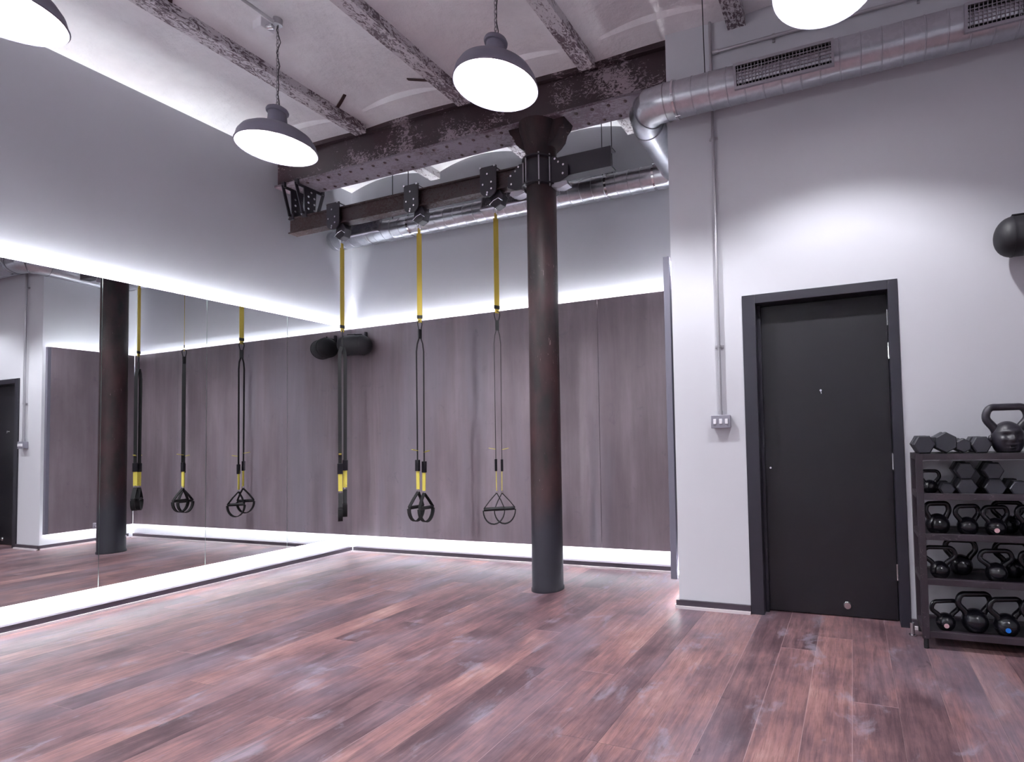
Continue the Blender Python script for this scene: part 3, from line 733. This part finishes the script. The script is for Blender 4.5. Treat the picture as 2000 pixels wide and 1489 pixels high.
def hexdumb(x, y, z, r, label, rot=0, ln=.222, lean=0):
    t = thing('dumbbell', label, 'dumbbell', (x, y, z), (0, 0, lean), group='hex dumbbells on the rack')
    for s in (-1, 1):
        poly = [(r*math.cos(rot+PI*k/3), r*math.sin(rot+PI*k/3)) for k in range(6)]
        y0, y1 = (s*ln/2, s*(ln/2-.075)) if s < 0 else (s*(ln/2-.075), s*ln/2)
        m = MB(); n = 6; ch = .006
        rings_ = [(y0, r-ch), (y0+ch, r), (y1-ch, r), (y1, r-ch)]
        vs = [(q*math.cos(rot+PI*k/3), yy, q*math.sin(rot+PI*k/3)) for yy, q in rings_ for k in range(6)]
        fs = [tuple(range(6)), tuple(range(18, 24))] + [(i*6+k, i*6+(k+1) % 6, (i+1)*6+(k+1) % 6, (i+1)*6+k) for i in range(3) for k in range(6)]
        m.add(vs, fs); part('hex_head', m, M_hex, t, smooth=20)
    part('handle', MB().cyl((0, -ln/2+.07, 0), (0, ln/2-.07, 0), .016, 14), M_chrome, t)
    return t
S = [z-.015 for z in SH]; S[0] = SH[0]+.001
yd = -1.022
c3 = math.sqrt(3)/2
# top shelf
hexdumb(5.615, yd, S[0]+.056*c3, .056, 'black hex dumbbell at the left end of the top shelf')
hexdumb(5.724, yd, S[0]+.058, .058, 'large black hex dumbbell on its corner, second along the top shelf', rot=PI/6)
hexdumb(5.808, yd, S[0]+.040, .040, 'small black hex dumbbell on its corner, third along the top shelf', rot=PI/6)
hexdumb(5.893, yd, S[0]+.050*c3, .050, 'black hex dumbbell partly behind the face kettlebell on the top shelf', ln=.222)
# face kettlebell
t = thing('kettlebell', 'black kettlebell with a sculpted scowling face on the top shelf', 'kettlebell', (6.03, -1.06, S[0]), (0, 0, math.radians(6)), group='kettlebells on the rack')
fb = MB(); NS, NR = 56, 40; R = .081
vs = []
for j in range(NR+1):
    ph = PI*j/NR
    for i in range(NS):
        th = 2*PI*i/NS
        dx, dy, dz = math.sin(ph)*math.sin(th), -math.sin(ph)*math.cos(th), -math.cos(ph)
        # head: taller than wide, jaw narrower
        k = 1.0
        if dy < 0:
            g = lambda cx_, cz_, sx_, sz_: math.exp(-((dx-cx_)/sx_)**2-((dz-cz_)/sz_)**2)
            k += .16*g(0, .42, .55, .10)          # brow
            k -= .17*(g(-.34, .24, .17, .12)+g(.34, .24, .17, .12))   # eye sockets
            k += .26*g(0, .06, .11, .20) + .12*(g(-.13, -.06, .09, .07)+g(.13, -.06, .09, .07))  # nose
            k += .15*g(0, -.28, .30, .05) + .15*g(0, -.44, .26, .05) - .14*g(0, -.36, .30, .035)   # lips
            k += .11*(g(-.52, .0, .14, .14)+g(.52, .0, .14, .14)) - .07*(g(-.38, -.14, .07, .12)+g(.38, -.14, .07, .12))   # cheeks
            k += .13*g(0, -.64, .22, .09)         # chin
            k -= .04*(g(-.4, -.4, .12, .2)+g(.4, -.4, .12, .2))
        x, y, z = dx*R*k*.98, dy*R*k*1.0, dz*R*1.2*(1+(k-1)*.3)
        z = max(z, -.86*R)
        vs.append((x, y, z+.86*R))
fs = [(j*NS+i, j*NS+(i+1) % NS, (j+1)*NS+(i+1) % NS, (j+1)*NS+i) for j in range(NR) for i in range(NS)]
fb.add(vs, fs); part('bell', fb, M_face, t, smooth=80)
for s in (-1, 1): part('ear', MB().sphere((s*.081, .0, .072), .014, 12, 8, 1.6), M_face, t)
_, h = kettle_meshes(1.1, .098, .262); part('handle', h, M_face, t, smooth=60)
t = kettlebell(6.262, -1.06, S[0], 1.12, 'black kettlebell cut off by the right edge of the photo on the top shelf', hw_=.09, hz=.25)
# second shelf
kettlebell(5.650, -1.0, S[1], .62, 'small black kettlebell at the left end of the second shelf', hz=.135)
hexdumb(5.722, yd, S[1]+.038*c3, .038, 'small black hex dumbbell next to the kettlebell on the second shelf', ln=.2)
hexdumb(5.815, yd, S[1]+.052*c3, .052, 'black hex dumbbell under a stacked one, left pair on the second shelf')
hexdumb(5.948, yd, S[1]+.052*c3, .052, 'black hex dumbbell under a stacked one, right pair on the second shelf')
hexdumb(6.058, yd, S[1]+.046*c3, .046, 'black hex dumbbell right of both stacked pairs on the second shelf')
hexdumb(5.812, yd, S[1]+.052*2*c3+.0505*c3, .0495, 'black hex dumbbell stacked on top, left pair on the second shelf', ln=.215)
hexdumb(5.945, yd, S[1]+.052*2*c3+.0505*c3, .0495, 'black hex dumbbell stacked on top, right pair on the second shelf', ln=.215)
# third shelf
kettlebell(5.672, -1.07, S[2], .92, 'black kettlebell with a tall handle at the left end of the third shelf', rz=.3, hz=.181, hw_=.062)
kettlebell(5.818, -1.072, S[2], .80, 'black kettlebell second along the third shelf', rz=.35, hz=.168, hw_=.062)
kettlebell(5.952, -1.072, S[2], .78, 'black kettlebell with a pale pink sticker on the third shelf', rz=.3, sticker=M_pink, hz=.165, hw_=.062)
kettlebell(6.035, -.965, S[2], .80, 'black kettlebell standing at the back of the third shelf', rz=0, hz=.178, hw_=.068)
kettlebell(6.115, -1.072, S[2], .80, 'black kettlebell cut off by the right edge on the third shelf', rz=.1, sticker=M_pink, hz=.17)
# fourth shelf
kettlebell(5.672, -1.075, S[3], .76, 'black kettlebell at the front left of the fourth shelf', rz=.1, hz=.178, hw_=.078)
kettlebell(5.795, -.962, S[3], .90, 'largest black kettlebell, at the back left of the fourth shelf', rz=0, hz=.203, hw_=.074)
kettlebell(5.945, -1.075, S[3], .80, 'black kettlebell at the front middle of the fourth shelf', rz=.2, hz=.172, hw_=.078)
kettlebell(6.045, -.962, S[3], .86, 'black kettlebell at the back right of the fourth shelf', rz=.1, hz=.20, hw_=.08)
kettlebell(6.12, -1.075, S[3], .78, 'black kettlebell cut off by the right edge on the fourth shelf', hz=.17)
# bottom shelf
kettlebell(5.69, -1.072, S[4], .74, 'small black kettlebell with a pale pink sticker on the bottom shelf', rz=.35, sticker=M_pink, hz=.165, hw_=.072)
kettlebell(5.835, -1.06, S[4], 1.0, 'large black kettlebell second along the bottom shelf', rz=.25, hz=.215, hw_=.082)
kettlebell(5.98, -1.075, S[4], .92, 'black kettlebell with a blue sticker on the bottom shelf', rz=.3, sticker=M_blue, hz=.2, hw_=.082)
kettlebell(6.125, -1.07, S[4], .88, 'black kettlebell cut off by the right edge on the bottom shelf', rz=.2, hz=.2)

# ------------------------------------------------------------------ camera
f, cx_, cy_, pitch, roll, yaw = 1031.904, 1297.655, 815.244, .0370, -.0248, .3409
cam = bpy.data.cameras.new('camera'); co = bpy.data.objects.new('camera', cam); C.objects.link(co)
cam.sensor_fit = 'HORIZONTAL'; cam.sensor_width = 36; cam.lens = f*36/2000
cam.shift_x = -(cx_-1000)/2000; cam.shift_y = (cy_-744.5)/2000; cam.clip_start = .05
F0 = Vector((-math.sin(yaw), math.cos(yaw), 0)); R0 = Vector((math.cos(yaw), math.sin(yaw), 0)); Z = Vector((0, 0, 1))
F1 = F0*math.cos(pitch)+Z*math.sin(pitch); U1 = Z*math.cos(pitch)-F0*math.sin(pitch)
R2 = R0*math.cos(roll)+U1*math.sin(roll); U2 = U1*math.cos(roll)-R0*math.sin(roll)
m = Matrix((R2, U2, -F1)).transposed().to_4x4(); m.translation = Vector((5.2421, -4.3723, 1.1838)); co.matrix_world = m
sc = bpy.context.scene; sc.camera = co

# ------------------------------------------------------------------ world and view
w = bpy.data.worlds.new('world'); sc.world = w; w.use_nodes = True
w.node_tree.nodes['Background'].inputs[0].default_value = (.01, .01, .012, 1)
sc.view_settings.view_transform = 'Standard'; sc.view_settings.look = 'None'; sc.view_settings.gamma = 1; sc.view_settings.use_curve_mapping = False
sc.view_settings.exposure = 1.38
